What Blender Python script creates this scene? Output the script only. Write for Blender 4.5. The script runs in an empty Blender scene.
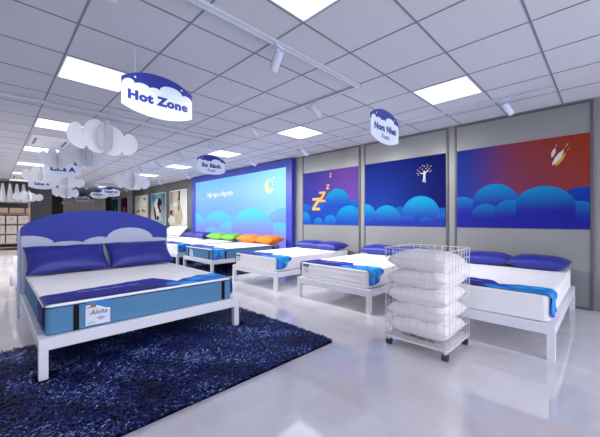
import bpy, math, random
from mathutils import Vector, Matrix, Euler
random.seed(7)
SC = bpy.context.scene
COL = SC.collection
PI = math.pi

def S(r, g, b):
    def f(c):
        c /= 255.0
        return c / 12.92 if c <= .04045 else ((c + .055) / 1.055) ** 2.4
    return (f(r), f(g), f(b), 1.0)

# ------------------------------------------------------------------ materials
def mat(name, col, rough=.5, spec=.5, metal=0.0, bump=None, attr=False, emit=0.0, noise=None, sheen=0, coat=0, ink=1):
    m = bpy.data.materials.new(name); m.use_nodes = True
    nt = m.node_tree; b = nt.nodes['Principled BSDF']
    b.inputs['Base Color'].default_value = col
    b.inputs['Roughness'].default_value = rough
    b.inputs['Specular IOR Level'].default_value = spec
    b.inputs['Metallic'].default_value = metal
    if coat: b.inputs['Coat Weight'].default_value = coat
    if sheen: b.inputs['Sheen Weight'].default_value = sheen
    src = None
    if attr:
        a = nt.nodes.new('ShaderNodeAttribute'); a.attribute_name = 'Col'
        src = a.outputs['Color']
        if ink != 1:
            dk = nt.nodes.new('ShaderNodeMix'); dk.data_type = 'RGBA'; dk.blend_type = 'MULTIPLY'; dk.inputs['Factor'].default_value = 1
            dk.inputs[7].default_value = (ink * .97, ink, ink * .92, 1)
            nt.links.new(src, dk.inputs[6]); src = dk.outputs[2]
        nt.links.new(src, b.inputs['Base Color'])
    if emit:
        b.inputs['Emission Strength'].default_value = emit
        if attr:
            nt.links.new(src, b.inputs['Emission Color']); nt.links.remove(b.inputs['Base Color'].links[0])
            b.inputs['Base Color'].default_value = (.02, .02, .02, 1)
        else:
            b.inputs['Emission Color'].default_value = col
    tc = None
    if noise or bump:
        tc = nt.nodes.new('ShaderNodeTexCoord')
    if noise:                       # (scale, amount)
        n = nt.nodes.new('ShaderNodeTexNoise'); n.inputs['Scale'].default_value = noise[0]
        n.inputs['Detail'].default_value = 4
        nt.links.new(tc.outputs['Object'], n.inputs['Vector'])
        r = nt.nodes.new('ShaderNodeValToRGB')
        a = noise[1]
        r.color_ramp.elements[0].position = .3; r.color_ramp.elements[1].position = .7
        r.color_ramp.elements[0].color = tuple(c * (1 - a) for c in col[:3]) + (1,)
        r.color_ramp.elements[1].color = tuple(min(1, c * (1 + a)) for c in col[:3]) + (1,)
        nt.links.new(n.outputs['Fac'], r.inputs['Fac'])
        if not attr: nt.links.new(r.outputs['Color'], b.inputs['Base Color'])
    if bump:                        # (scale, strength, distance)
        n = nt.nodes.new('ShaderNodeTexNoise'); n.inputs['Scale'].default_value = bump[0]
        n.inputs['Detail'].default_value = 5
        nt.links.new(tc.outputs['Object'], n.inputs['Vector'])
        bp = nt.nodes.new('ShaderNodeBump'); bp.inputs['Strength'].default_value = bump[1]
        bp.inputs['Distance'].default_value = bump[2]
        nt.links.new(n.outputs['Fac'], bp.inputs['Height'])
        nt.links.new(bp.outputs['Normal'], b.inputs['Normal'])
    return m

M = {}
M['white_paint'] = mat('white_lacquer', S(228, 229, 240), .32, .5)
M['white_fabric'] = mat('white_quilt', S(238, 238, 242), .85, .2, bump=(60, .15, .004))
M['pillow_white'] = mat('white_pillow_cotton', S(244, 240, 242), .85, .2, bump=(14, .3, .012))
M['pillow_blue'] = mat('blue_satin_pillow', S(36, 44, 138), .45, .45, bump=(7, .4, .02))
M['pillow_green'] = mat('green_pillow', S(100, 160, 66), .7, .3, bump=(7, .3, .02))
M['pillow_orange'] = mat('orange_pillow', S(222, 116, 34), .7, .3, bump=(7, .3, .02))
M['mattress_blue'] = mat('blue_mattress_side', S(84, 132, 172), .75, .25, bump=(300, .2, .002))
M['black'] = mat('black_strap', S(10, 12, 22), .7, .2)
M['headboard_blue'] = mat('headboard_blue', S(54, 66, 156), .7, .25)
M['headboard_cloud'] = mat('headboard_cloud_grey', S(176, 184, 208), .7, .3)
M['sign_white'] = mat('sign_white', S(225, 235, 248), .45, .4)
M['sign_blue'] = mat('sign_blue', S(38, 54, 150), .45, .4)
M['paper'] = mat('cloud_paper', S(232, 234, 240), .8, .2)
M['wire'] = mat('hanging_wire', S(215, 218, 225), .4, .5)
M['chrome'] = mat('basket_wire', S(226, 224, 226), .3, .6, metal=.15)
M['rubber'] = mat('castor_rubber', S(60, 62, 68), .5, .4)
M['print'] = mat('printed_artwork', (1, 1, 1, 1), .7, .06, attr=True, ink=.62)
M['label'] = mat('printed_label', (1, 1, 1, 1), .5, .3, attr=True)
M['cloth'] = mat('printed_runner_cloth', (1, 1, 1, 1), .55, .35, attr=True)
M['screen'] = mat('glowing_screen', (1, 1, 1, 1), .4, .3, attr=True, emit=.88)
M['pile'] = mat('shag_pile', (1, 1, 1, 1), .55, .4, attr=True)
M['rug_back'] = mat('rug_backing', S(10, 14, 58), .9, .1)
M['frame_blue'] = mat('screen_frame_blue', S(52, 62, 168), .4, .4)
M['tile'] = mat('ceiling_tile', S(212, 212, 220), .9, .1, bump=(220, .25, .002))
M['tbar'] = mat('ceiling_grid_bar', S(132, 134, 152), .6, .3)
M['track'] = mat('track_rail', S(222, 230, 242), .4, .4)
M['track_edge'] = mat('track_rail_edge', S(186, 190, 204), .5, .4)
M['lamp_body'] = mat('spot_lamp_body', S(206, 212, 232), .4, .4)
M['diffuser'] = mat('light_diffuser', (1, .99, .95, 1), .5, .3, emit=.85)
M['wall'] = mat('wall_grey_paint', S(132, 133, 136), .4, .4, noise=(1.3, .05))
M['wall_panel'] = mat('wall_grey_panel', S(126, 128, 131), .3, .5, noise=(1.0, .05))
M['trim'] = mat('dark_trim', S(84, 84, 92), .4, .4)
M['wall_light'] = mat('wall_light_grey', S(196, 194, 196), .7, .3)
M['wall_dark'] = mat('wall_charcoal', S(92, 92, 92), .5, .4)
M['wood_dark'] = mat('dark_wood', S(48, 30, 22), .5, .4, noise=(6, .25))
M['wood_pale'] = mat('pale_wood', S(214, 184, 158), .6, .3, noise=(4, .08))
M['cream'] = mat('cream_panel', S(232, 224, 216), .6, .3)
M['ac'] = mat('air_unit_white', S(240, 240, 244), .5, .4)
M['text_white'] = mat('white_lettering', S(235, 238, 250), .6, .3)

def floor_material():
    m = bpy.data.materials.new('polished_floor_tiles'); m.use_nodes = True
    nt = m.node_tree; b = nt.nodes['Principled BSDF']
    tc = nt.nodes.new('ShaderNodeTexCoord')
    br = nt.nodes.new('ShaderNodeTexBrick')
    br.offset = 0; br.inputs['Scale'].default_value = 1
    br.inputs['Brick Width'].default_value = .8; br.inputs['Row Height'].default_value = .8
    br.inputs['Mortar Size'].default_value = .0016; br.inputs['Mortar Smooth'].default_value = .1
    br.inputs['Color1'].default_value = (1, 1, 1, 1); br.inputs['Color2'].default_value = (1, 1, 1, 1)
    br.inputs['Mortar'].default_value = (.84, .83, .84, 1)
    mp = nt.nodes.new('ShaderNodeMapping'); mp.inputs['Location'].default_value = (.25, .18, 0)
    nt.links.new(tc.outputs['Object'], mp.inputs['Vector']); nt.links.new(mp.outputs['Vector'], br.inputs['Vector'])
    n = nt.nodes.new('ShaderNodeTexNoise'); n.inputs['Scale'].default_value = 1.6; n.inputs['Detail'].default_value = 7
    n.inputs['Distortion'].default_value = 1.2
    nt.links.new(tc.outputs['Object'], n.inputs['Vector'])
    r = nt.nodes.new('ShaderNodeValToRGB')
    r.color_ramp.elements[0].position = .35; r.color_ramp.elements[1].position = .62
    r.color_ramp.elements[0].color = S(222, 217, 219); r.color_ramp.elements[1].color = S(234, 232, 238)
    nt.links.new(n.outputs['Fac'], r.inputs['Fac'])
    mx = nt.nodes.new('ShaderNodeMix'); mx.data_type = 'RGBA'; mx.blend_type = 'MULTIPLY'
    mx.inputs['Factor'].default_value = 1
    nt.links.new(r.outputs['Color'], mx.inputs[6]); nt.links.new(br.outputs['Color'], mx.inputs[7])
    nt.links.new(mx.outputs[2], b.inputs['Base Color'])
    b.inputs['Roughness'].default_value = .06
    b.inputs['Specular IOR Level'].default_value = .5
    b.inputs['IOR'].default_value = 2.4
    return m
M['floor'] = floor_material()

# ------------------------------------------------------------------ mesh builder
class MB:
    def __init__(s):
        s.v = []; s.f = []; s.mi = []; s.c = []; s.m = 0; s.col = (1, 1, 1, 1); s.mx = None
    def vert(s, p, col=None):
        p = Vector(p)
        if s.mx: p = s.mx @ p
        s.v.append(tuple(p)); s.c.append(col or s.col); return len(s.v) - 1
    def face(s, *i):
        s.f.append(tuple(i)); s.mi.append(s.m)
    def box(s, x0, x1, y0, y1, z0, z1):
        i = [s.vert(p) for p in ((x0,y0,z0),(x1,y0,z0),(x1,y1,z0),(x0,y1,z0),(x0,y0,z1),(x1,y0,z1),(x1,y1,z1),(x0,y1,z1))]
        for q in ((0,3,2,1),(4,5,6,7),(0,1,5,4),(1,2,6,5),(2,3,7,6),(3,0,4,7)): s.face(*[i[k] for k in q])
        return s
    def tube(s, pts, r, n=8, cap=True, r2=None):
        pts = [Vector(p) for p in pts]; rings = []
        for k, p in enumerate(pts):
            a = pts[max(0, k - 1)]; b = pts[min(len(pts) - 1, k + 1)]
            d = (b - a).normalized()
            u = d.cross(Vector((0, 0, 1)))
            if u.length < .01: u = d.cross(Vector((1, 0, 0)))
            u.normalize(); w = d.cross(u)
            rr = r if r2 is None else r + (r2 - r) * k / (len(pts) - 1)
            rings.append([s.vert(p + u * (rr * math.cos(2*PI*j/n)) + w * (rr * math.sin(2*PI*j/n))) for j in range(n)])
        for a, b in zip(rings, rings[1:]):
            for j in range(n): s.face(a[j], a[(j+1) % n], b[(j+1) % n], b[j])
        if cap:
            s.face(*rings[0][::-1]); s.face(*rings[-1])
        return s
    def loop_tube(s, pts, r, n=6):
        pts = [Vector(p) for p in pts]; N = len(pts); rings = []
        for k, p in enumerate(pts):
            d = (pts[(k + 1) % N] - pts[k - 1]).normalized()
            u = d.cross(Vector((0, 0, 1))).normalized(); w = d.cross(u)
            rings.append([s.vert(p + u * (r * math.cos(2*PI*j/n)) + w * (r * math.sin(2*PI*j/n))) for j in range(n)])
        for k in range(N):
            a, b = rings[k], rings[(k + 1) % N]
            for j in range(n): s.face(a[j], a[(j+1) % n], b[(j+1) % n], b[j])
        return s
    def strip(s, xs, lo, hi, z0, z1, colf=None, rows=1):
        """solid in the local x/y plane between the curves lo(x) and hi(x), from z0 to z1 (front)"""
        def g(z, front):
            grid = []
            for x in xs:
                a, b = lo(x), hi(x)
                grid.append([s.vert((x, a + (b - a) * j / rows, z), colf(x, a + (b - a) * j / rows, b) if colf else None) for j in range(rows + 1)])
            for k in range(len(xs) - 1):
                for j in range(rows):
                    q = (grid[k][j], grid[k+1][j], grid[k+1][j+1], grid[k][j+1])
                    s.face(*(q if front else q[::-1]))
            return grid
        F = g(z1, True); B = g(z0, False); n = len(xs)
        for k in range(n - 1):
            s.face(B[k][0], B[k+1][0], F[k+1][0], F[k][0])
            s.face(F[k][rows], F[k+1][rows], B[k+1][rows], B[k][rows])
        for j in range(rows):
            s.face(B[0][j], F[0][j], F[0][j+1], B[0][j+1])
            s.face(F[n-1][j], B[n-1][j], B[n-1][j+1], F[n-1][j+1])
        return s
    def poly(s, pts, z0, z1, col=None):
        """extruded polygon in the local x/y plane"""
        a = [s.vert((x, y, z0), col) for x, y in pts]; b = [s.vert((x, y, z1), col) for x, y in pts]
        n = len(pts); s.face(*a[::-1]); s.face(*b)
        for k in range(n): s.face(a[k], a[(k+1) % n], b[(k+1) % n], b[k])
        return s
    def build(s, name, mats, parent=None, smooth=False, bevel=0, loc=None, rot=None, seg=2):
        me = bpy.data.meshes.new(name)
        me.from_pydata(s.v, [], s.f)
        ms = mats if isinstance(mats, (list, tuple)) else [mats]
        for m in ms: me.materials.append(m)
        if len(ms) > 1:
            me.polygons.foreach_set('material_index', s.mi)
        if any(c != (1, 1, 1, 1) for c in s.c):
            at = me.color_attributes.new('Col', 'FLOAT_COLOR', 'POINT')
            at.data.foreach_set('color', [q for c in s.c for q in c])
        if smooth:
            me.polygons.foreach_set('use_smooth', [True] * len(me.polygons))
        me.update()
        o = bpy.data.objects.new(name, me); COL.objects.link(o)
        if parent: o.parent = parent
        if loc: o.location = loc
        if rot: o.rotation_euler = rot
        if bevel:
            b = o.modifiers.new('bevel', 'BEVEL'); b.width = bevel; b.segments = seg; b.limit_method = 'ANGLE'
            b.angle_limit = math.radians(40)
        return o

def tag(o, label=None, cat=None, group=None, kind=None):
    if label: o['label'] = label
    if cat: o['category'] = cat
    if group: o['group'] = group
    if kind: o['kind'] = kind
    return o
def empty(name, loc=(0, 0, 0), rot=(0, 0, 0)):
    o = bpy.data.objects.new(name, None); COL.objects.link(o); o.empty_display_size = .1
    o.location = loc; o.rotation_euler = rot; return o
def struct(o): o['kind'] = 'structure'; return o
def copy_tree(o, parent=None):
    c = o.copy(); COL.objects.link(c)
    if parent: c.parent = parent
    for ch in list(o.children): copy_tree(ch, c)
    return c

def smooth(t): t = max(0, min(1, t)); return t * t * (3 - 2 * t)
def mixc(a, b, t): t = max(0, min(1, t)); return tuple(a[i] + (b[i] - a[i]) * t for i in range(3)) + (1,)
def interp(pts):
    def f(x):
        if x <= pts[0][0]: return pts[0][1]
        for (a, b), (c, d) in zip(pts, pts[1:]):
            if x <= c: return b + (d - b) * (x - a) / (c - a)
        return pts[-1][1]
    return f
def scallop(valleys, bulges):
    """cloud-like edge: round humps between the valleys"""
    def f(x):
        for (a, b), (c, d), h in zip(valleys, valleys[1:], bulges):
            if x <= c:
                t = max(0, min(1, (x - a) / (c - a)))
                return b + (d - b) * t + h * math.sqrt(max(0, 1 - (2 * t - 1) ** 2))
        return valleys[-1][1]
    return f
def circles(cs, base):
    def f(x):
        v = base
        for cx, cy, r in cs:
            d = r * r - (x - cx) ** 2
            if d > 0: v = max(v, cy + math.sqrt(d))
        return v
    def top(x):
        v, t = base, base
        for cx, cy, r in cs:
            d = r * r - (x - cx) ** 2
            if d > 0 and cy + math.sqrt(d) > v: v = cy + math.sqrt(d); t = cy + r
        return .5 * t + .5 * max(c[1] + c[2] for c in cs)
    f.top = top
    return f
def lin(a, b, n): return [a + (b - a) * k / n for k in range(n + 1)]

def text_into(mb, body, size, cx, cy, z, col=None, offset=0.0, sx=1.0, shear=0.0, align='CENTER'):
    """adds flat lettering to a mesh builder, centred on cx, cy in the local x/y plane"""
    cu = bpy.data.curves.new('lettering', 'FONT'); cu.body = body; cu.size = size; cu.offset = offset
    cu.space_character = 1.09 if offset > .003 else 1.0; cu.align_x = align; cu.shear = shear; cu.resolution_u = 3
    ob = bpy.data.objects.new('lettering', cu); COL.objects.link(ob)
    bpy.context.view_layer.update()
    dg = bpy.context.evaluated_depsgraph_get()
    me = bpy.data.meshes.new_from_object(ob.evaluated_get(dg))
    base = [mb.vert((v.co.x * sx + cx, v.co.y + cy, z), col) for v in me.vertices]
    for p in me.polygons: mb.face(*[base[i] for i in p.vertices])
    bpy.data.objects.remove(ob); bpy.data.meshes.remove(me); bpy.data.curves.remove(cu)

FACE_W = (PI/2, 0, -PI/2)     # local x -> -Y, y -> Z, z -> -X : things on the display wall
FACE_S = (PI/2, 0, 0)         # local x -> X, y -> Z, z -> -Y  : things facing the camera side

# ------------------------------------------------------------------ room shell
CH = 2.625
WX = 5.25
struct(MB().box(-4.5, WX, -3.5, 22.2, -.1, 0).build('floor', M['floor']))
# ceiling: tiles and a grid of bars
cb = MB(); cb.box(-4.5, WX + .2, -3.5, 22.2, CH, CH + .1)
GX0, GXS, GY0, GYS = .475, .6025, .42, .6125
cb.m = 1
k = -8
while GX0 + k * GXS < WX:
    x = GX0 + k * GXS
    if x > -4.5: cb.box(x - .0075, x + .0075, -3.5, 22.2, CH - .003, CH + .001)
    k += 1
k = -6
while GY0 + k * GYS < 22.2:
    y = GY0 + k * GYS
    if y > -3.5: cb.box(-4.5, WX, y - .0075, y + .0075, CH - .0031, CH + .001)
    k += 1
struct(cb.build('ceiling', [M['tile'], M['tbar']]))
wb = MB(); wb.box(WX, WX + .2, -3.5, 22.2, 0, CH)
struct(wb.build('wall_right', M['wall']))
wb = MB(); wb.box(WX - .03, WX, 10.66, 17.6, 0, CH)
struct(wb.build('wall_right_charcoal', M['wall_dark']))
struct(MB().box(WX - .02, WX, 17.6, 22, 0, CH).build('wall_right_far', M['wall_light']))
struct(MB().box(-4.7, -4.5, -3.5, 22.2, 0, CH).build('wall_left', M['wall_light']))
struct(MB().box(-4.5, 1.85, 17.0, 22.2, 0, CH).build('wall_back_charcoal', M['wall_dark']))
struct(MB().box(1.85, WX, 22.0, 22.2, 0, CH).build('wall_back', M['wall_light']))
# grey glass-like panels with dark frames
tn = 1
for y0, y1 in ((-1.60, .035), (.135, 1.742), (1.845, 3.435), (3.535, 5.15)):
    p = MB(); p.box(WX - .012, WX, y0 + .02, y1 - .02, .02, 2.585)
    struct(p.build('wall_panel_%d' % tn, M['wall_panel']))
    t = MB(); w = .026; d = .024
    t.box(WX - d, WX, y0, y0 + w, 0, 2.605); t.box(WX - d, WX, y1 - w, y1, 0, 2.605)
    t.box(WX - d, WX, y0 + w, y1 - w, 2.605 - w, 2.605); t.box(WX - d, WX, y0 + w, y1 - w, 0, .03)
    struct(t.build('trim_%d' % tn, M['trim']))
    tn += 1

# ------------------------------------------------------------------ ceiling lights
lights = []
def make_light():
    r = empty('ceiling_light')
    f = MB(); a = .2935
    for q in ((-a, a, -a, -a + .012), (-a, a, a - .012, a), (-a, -a + .012, -a + .012, a - .012), (a - .012, a, -a + .012, a - .012)):
        f.box(q[0], q[1], q[2], q[3], -.0035, .0)
    f.build('light_frame', M['white_paint'], r)
    MB().box(-a + .012, a - .012, -a + .012, a - .012, -.0025, 0).build('diffuser', M['diffuser'], r)
    return r
proto = make_light(); first = True
def gx(i): return GX0 + (i + .5) * GXS
def gy(i): return GY0 + (i + .5) * GYS
spots_l = [(1, 1, 'square ceiling light panel at the top edge, above the near rail corner'),
 (5, 1, 'square ceiling light panel nearest the cloud poster with the feathers'),
 (5, 5, 'square ceiling light panel in front of the zzz cloud poster'),
 (5, 9, 'ceiling light panel just right of the hanging So Sánh sign'),
 (5, 13, 'ceiling light panel above the left end of the glowing screen'),
 (5, 17, 'thin ceiling light panel far along the display wall side'),
 (5, 21, 'very thin far ceiling light panel, added for light, second from the end of the display wall row'),  # this panel and the next are added to brighten the far end
 (5, 26, 'farthest sliver of an added ceiling light panel in the display wall row'),
 (0, 5, 'big ceiling light panel left of the Hot Zone sign'),
 (0, 9, 'ceiling light panel behind the long rail, left of the big paper cloud'),
 (0, 13, 'third ceiling light panel of the left row, beyond the air unit'),
 (0, 17, 'fourth ceiling light panel of the left row'),
 (0, 21, 'fifth, slim looking ceiling light panel of the left row'),
 (0, 25, 'farthest ceiling light panel of the left row, above the shelving')]
for i, j, lab in spots_l:
    o = proto if first else copy_tree(proto); first = False
    o.location = (gx(i), gy(j), CH - .0001 - .003)
    tag(o, lab, 'ceiling light', 'square light panels in the tiled ceiling')
for i, j in ((5, -3), (0, 1), (0, -3), (-5, 1), (-5, 5), (-5, -3), (-5, 9), (-5, 13), (-5, 17), (-5, 21), (-10, 13), (-10, 21), (-2, 15), (-2, 18), (-2, 21), (-2, 24), (3, 32), (6, 32)):          # rows behind and beside the camera; far ones added to brighten the far end
    o = copy_tree(proto); o.location = (gx(i), gy(j), CH - .0031)
    tag(o, 'square ceiling light panel outside the photographed view' if j < 30 else 'hardly visible ceiling light panel added right before the far wardrobe', 'ceiling light', 'light panels out of view' if j < 30 else 'added light panels before the wardrobe')  # pair before the wardrobe is added to brighten it

# air conditioning cassettes
def ac(j, lab):
    r = empty('air_conditioner', (gx(0) + .02, gy(j), CH - .003)); tag(r, lab, 'air conditioner')
    f = MB(); f.box(-.29, .29, -.55, .55, -.02, 0); f.build('casing', M['ac'], r, bevel=.006)
    g = MB()
    for k in range(9): g.box(-.12 + k * .03, -.105 + k * .03, -.2, .2, -.026, -.02)
    g.build('intake_grille', M['ac'], r)
    for sx in (-1, 1):
        MB().box(sx * .22 - .02, sx * .22 + .02, -.3, .3, -.024, -.02).build('air_vent', M['tbar'], r)
ac(11.3, 'white ceiling air unit between the left row light panels, behind paper clouds')
ac(23, 'far ceiling air unit near the left shelving')

# ------------------------------------------------------------------ light tracks
def track(x0, x1, y0, y1, lab, w=.036):
    m = MB(); zt = CH - .0035
    along_x = (x1 - x0) > (y1 - y0)
    m.box(x0, x1, y0, y1, zt - .024, zt)
    m.m = 1; e = .006
    if along_x:
        m.box(x0, x1, y0 - e, y0, zt - .028, zt); m.box(x0, x1, y1, y1 + e, zt - .028, zt)
    else:
        m.box(x0 - e, x0, y0, y1, zt - .028, zt); m.box(x1, x1 + e, y0, y1, zt - .028, zt)
    return tag(m.build('light_track', [M['track'], M['track_edge']]), lab, 'light track')
track(-2.5, 2.905, 1.955, 1.997, 'pale blue light rail running from the top edge to the rail corner')
track(2.868, 2.905, 2.006, 16.8, 'long light rail receding down the middle of the ceiling')
track(-3.0, 2.86, 5.03, 5.085, 'pale rail crossing the ceiling behind the Hot Zone sign')
track(4.44, 4.475, .43, 17.2, 'thin light rail running parallel to the poster wall')

def make_spot():
    r = empty('spotlight')
    MB().box(-.018, .018, -.05, .05, -.022, 0).build('track_adapter', M['lamp_body'], r, bevel=.003)
    MB().tube([(0, 0, -.02), (0, 0, -.075)], .008).build('stem', M['lamp_body'], r, smooth=True)
    h = MB()
    d = Vector((.66, -.32, -.68)).normalized(); a = Vector((-.02, 0.005, -.055)); L = .17; R = .036
    h.tube([a, a + d * .004, a + d * L], R, 20)
    hd = h.build('lamp_head', M['lamp_body'], r, bevel=.004)
    c = MB(); c.tube([a + d * (L - .02), a + d * (L + .001)], R * .82, 20)
    c.build('lens', M['white_paint'], hd)
    ld = bpy.data.lights.new('lamp_beam', 'SPOT'); ld.energy = 180; ld.spot_size = math.radians(112); ld.spot_blend = 1.0
    ld.shadow_soft_size = .06; ld.color = (1.0, .97, .95)
    lo = bpy.data.objects.new('lamp_beam', ld); COL.objects.link(lo); lo.parent = r
    lo.location = a + d * (L + .012); lo.rotation_euler = d.to_track_quat('-Z', 'Y').to_euler()
    return r
sp = make_spot(); first = True
plain = copy_tree(sp)
for ch in list(plain.children):
    if ch.type == 'LIGHT': bpy.data.objects.remove(ch)
plain_used = False
tz = CH - .0275
def spot(x, y, rz, lab, grp):
    global first, plain_used
    if 'wall rail' in grp or 'near rail' in grp:
        near = 'near rail' in grp
        o = copy_tree(plain) if (plain_used or near) else plain; plain_used = plain_used or not near
    else:
        o = sp if first else copy_tree(sp); first = False
    if 'near rail' in grp:
        ld = bpy.data.lights.new('near_beam', 'SPOT'); ld.energy = 55; ld.spot_size = math.radians(120); ld.spot_blend = 1
        ld.shadow_soft_size = .06; ld.color = (1.0, .96, .92)
        lo = bpy.data.objects.new('near_beam', ld); COL.objects.link(lo); lo.parent = o
        d = Vector((.66, -.32, -.68)).normalized(); lo.location = Vector((-.02, .005, -.055)) + d * .182
        lo.rotation_euler = d.to_track_quat('-Z', 'Y').to_euler()
    o.location = (x, y, tz); o.rotation_euler = (0, 0, rz); tag(o, lab, 'spotlight', grp)
    return o
spot(1.72, 1.976, math.radians(102), 'large white track spotlight in front, hanging from the near rail', 'spotlights on the near rail')
spot(.50, 1.976, math.radians(120), 'white track spotlight cut off by the top edge at left', 'spotlights on the near rail')
A = math.radians(0)
for y, lab in ((2.65, 'track spotlight on the middle rail, closest to the rail corner'), (3.95, 'track spotlight on the middle rail, second from the rail corner'),
    (5.28, 'track spotlight where the crossing rail meets the middle rail'), (6.58, 'track spotlight on the middle rail, left of the So Sánh sign'),
    (7.93, 'track spotlight on the middle rail, second left of the So Sánh sign'), (9.25, 'track spotlight on the middle rail, third left of the So Sánh sign'),
    (10.55, 'faint track spotlight beyond the third left of the So Sánh sign'), (12.2, 'tiny added track spotlight before the tall photographs'), (14.2, 'tiny added far track spotlight near the three far signs'), (16.2, 'farthest tiny added track spotlight on the middle rail')):  # last three are added to light the far end
    spot(2.887, y, A, lab, 'spotlights on the middle rail')
track(-1.24, -1.203, 5.09, 16.8, 'added light rail on the aisle side outside the photographed view')  # unseen rail and its spotlights, added to brighten the far left
for y in (7.9, 9.2, 10.5, 11.8, 13.1, 14.4, 15.7):
    spot(-1.22, y, 0, 'added track spotlight on the aisle side rail outside the photographed view', 'added spotlights on the unseen aisle rail')
for y, lab in ((.90, 'wall rail spotlight above the red and blue feather poster'), (2.6, 'wall rail spotlight behind the Nom Nhat sign'),
    (4.37, 'wall rail spotlight above the zzz poster'), (6.12, 'wall rail spotlight in front of the right part of the glowing screen'),
    (7.85, 'wall rail spotlight hidden behind the So Sánh sign'), (9.6, 'wall rail spotlight at the left end of the glowing screen'),
    (11.9, 'wall rail spotlight above the tall framed photographs'), (16.1, 'farthest wall rail spotlight, near the small coloured posters')):
    spot(4.457, y, A, lab, 'spotlights on the wall rail')

# ------------------------------------------------------------------ posters on the wall
def grid_bg(mb, w, h, z0, z1, f, nx=28, ny=18):
    mb.strip(lin(-w/2, w/2, nx), lambda x: -h/2, lambda x: h/2, z0, z1, lambda x, y, t: f((x + w/2) / w, (y + h/2) / h), rows=ny)
def layer(mb, w, h, fn, z, ctop, cbot, rng, rows=14, n=110):
    lo = -h/2 + .0005; hi = h/2 - .001
    mb.strip(lin(-w/2 + .0005, w/2 - .0005, n), lambda x: lo, lambda x: min(hi, max(lo + .002, fn(x))), z - .0006, z,
             lambda x, y, t: mixc(ctop, cbot, smooth(.04 + (min(hi, fn.top(x)) - y) / (rng * .9))), rows=rows)
def uv(w, h):
    return lambda u, v: ((u - .5) * w, (v - .5) * h)
def blob(mb, cx, cy, rx, ry, z, col, n=20, rot=0):
    mb.poly([(cx + rx*math.cos(2*PI*k/n)*math.cos(rot) - ry*math.sin(2*PI*k/n)*math.sin(rot),
              cy + rx*math.cos(2*PI*k/n)*math.sin(rot) + ry*math.sin(2*PI*k/n)*math.cos(rot)) for k in range(n)], z - .0004, z, col)

PW, PH = 1.54, 1.2
def place_poster(mb, yc, lab, zc=1.602, w=PW, material=None):
    o = mb.build('wall_poster', material or M['print'], loc=(WX - .0125, yc, zc), rot=FACE_W)
    return tag(o, lab, 'poster', 'cloud posters on the grey wall')

# poster 1: zzz
p = MB()
def bg1(u, v): return mixc(mixc(S(46, 58, 165), S(70, 70, 175), v), mixc(S(96, 74, 178), S(128, 82, 182), v), smooth(u * 1.05))
grid_bg(p, PW, PH, 0, .01, bg1)
h0 = -PH/2
CT, CB = S(22, 160, 222), S(34, 78, 190)
def C(lst, w=PW, h=PH): return circles([((u - .5) * w, (v - .5) * h, r) for u, v, r in lst], -h/2 + .01)
layer(p, PW, PH, C([(.03, .22, .22), (.97, .22, .25), (.30, .19, .30)]), .0112, S(30, 110, 205), S(36, 74, 185), .35)
layer(p, PW, PH, C([(.65, .346, .36)]), .0124, CT, S(36, 80, 195), .45)
layer(p, PW, PH, C([(.02, .08, .20), (.308, .02, .14), (.535, .03, .18), (.855, .04, .36)]), .0136, CT, S(38, 84, 200), .42)
def zed(mb, cx, cy, s, col, z):
    a = s * .5; t = s * .24
    mb.poly([(cx - a, cy + s*.62), (cx + a, cy + s*.62), (cx + a, cy + s*.62 - t), (cx - a*.25, cy - s*.62 + t), (cx + a, cy - s*.62 + t), (cx + a, cy - s*.62), (cx - a, cy - s*.62), (cx - a, cy - s*.62 + t), (cx + a*.25, cy + s*.62 - t), (cx - a, cy + s*.62 - t)], z - .0006, z, col)
U = uv(PW, PH)
for u, v, s in ((.265, .39, .225), (.385, .52, .185), (.49, .695, .085), (.54, .90, .07)):
    x, y = U(u, v)
    zed(p, x + s*.09, y - s*.06, s, S(176, 104, 60), .0148); zed(p, x, y, s, S(255, 200, 120), .0156)
place_poster(p, 4.345, 'purple and blue wall poster with orange zzz letters over clouds')
# poster 2: person and stars
p = MB()
grid_bg(p, PW, PH, 0, .01, lambda u, v: mixc(mixc(S(36, 70, 180), S(30, 48, 150), v), S(14, 24, 105), smooth((u - .1) * 1.05)))
layer(p, PW, PH, C([(.48, .125, .20), (.97, .11, .18)]), .0112, S(28, 100, 205), S(40, 66, 180), .28)
layer(p, PW, PH, C([(.02, .167, .22), (.31, .07, .30), (.727, .154, .34)]), .0124, S(22, 170, 226), S(44, 62, 180), .5)
layer(p, PW, PH, C([(.05, .02, .12), (.58, .03, .16), (.79, 0, .16), (1.0, .04, .2)]), .0136, S(36, 110, 210), S(46, 60, 178), .2)
x, y = U(.775, .715)
W_ = S(238, 240, 250)
blob(p, x, y + .075, .017, .02, .0150, W_)
p.poly([(x - .018, y + .055), (x + .02, y + .055), (x + .018, y - .02), (x + .022, y - .11), (x + .006, y - .11), (x, y - .03), (x - .014, y - .10), (x - .032, y - .095), (x - .018, y - .02)], .0144, .015, W_)
p.poly([(x + .01, y + .055), (x + .018, y + .035), (x + .075, y + .10), (x + .064, y + .107)], .0146, .0152, W_)
p.poly([(x - .014, y + .055), (x - .016, y + .035), (x - .075, y + .055), (x - .073, y + .068)], .0146, .0152, W_)
for k, (dx, dy) in enumerate(((-.12, .06), (-.12, .12), (-.09, .09), (-.07, .15), (-.03, .12), (0, .17), (.03, .13), (.06, .155), (.09, .12), (.11, .16), (.12, .08), (.09, .07), (-.03, .185), (.05, .19), (-.1, .03))):
    blob(p, x + dx, y + dy, .009, .011, .0148, [S(240, 230, 235), S(235, 190, 170), S(250, 215, 200)][k % 3], 5, k)
place_poster(p, 2.65, 'deep blue wall poster with a white figure reaching for stars')
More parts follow.
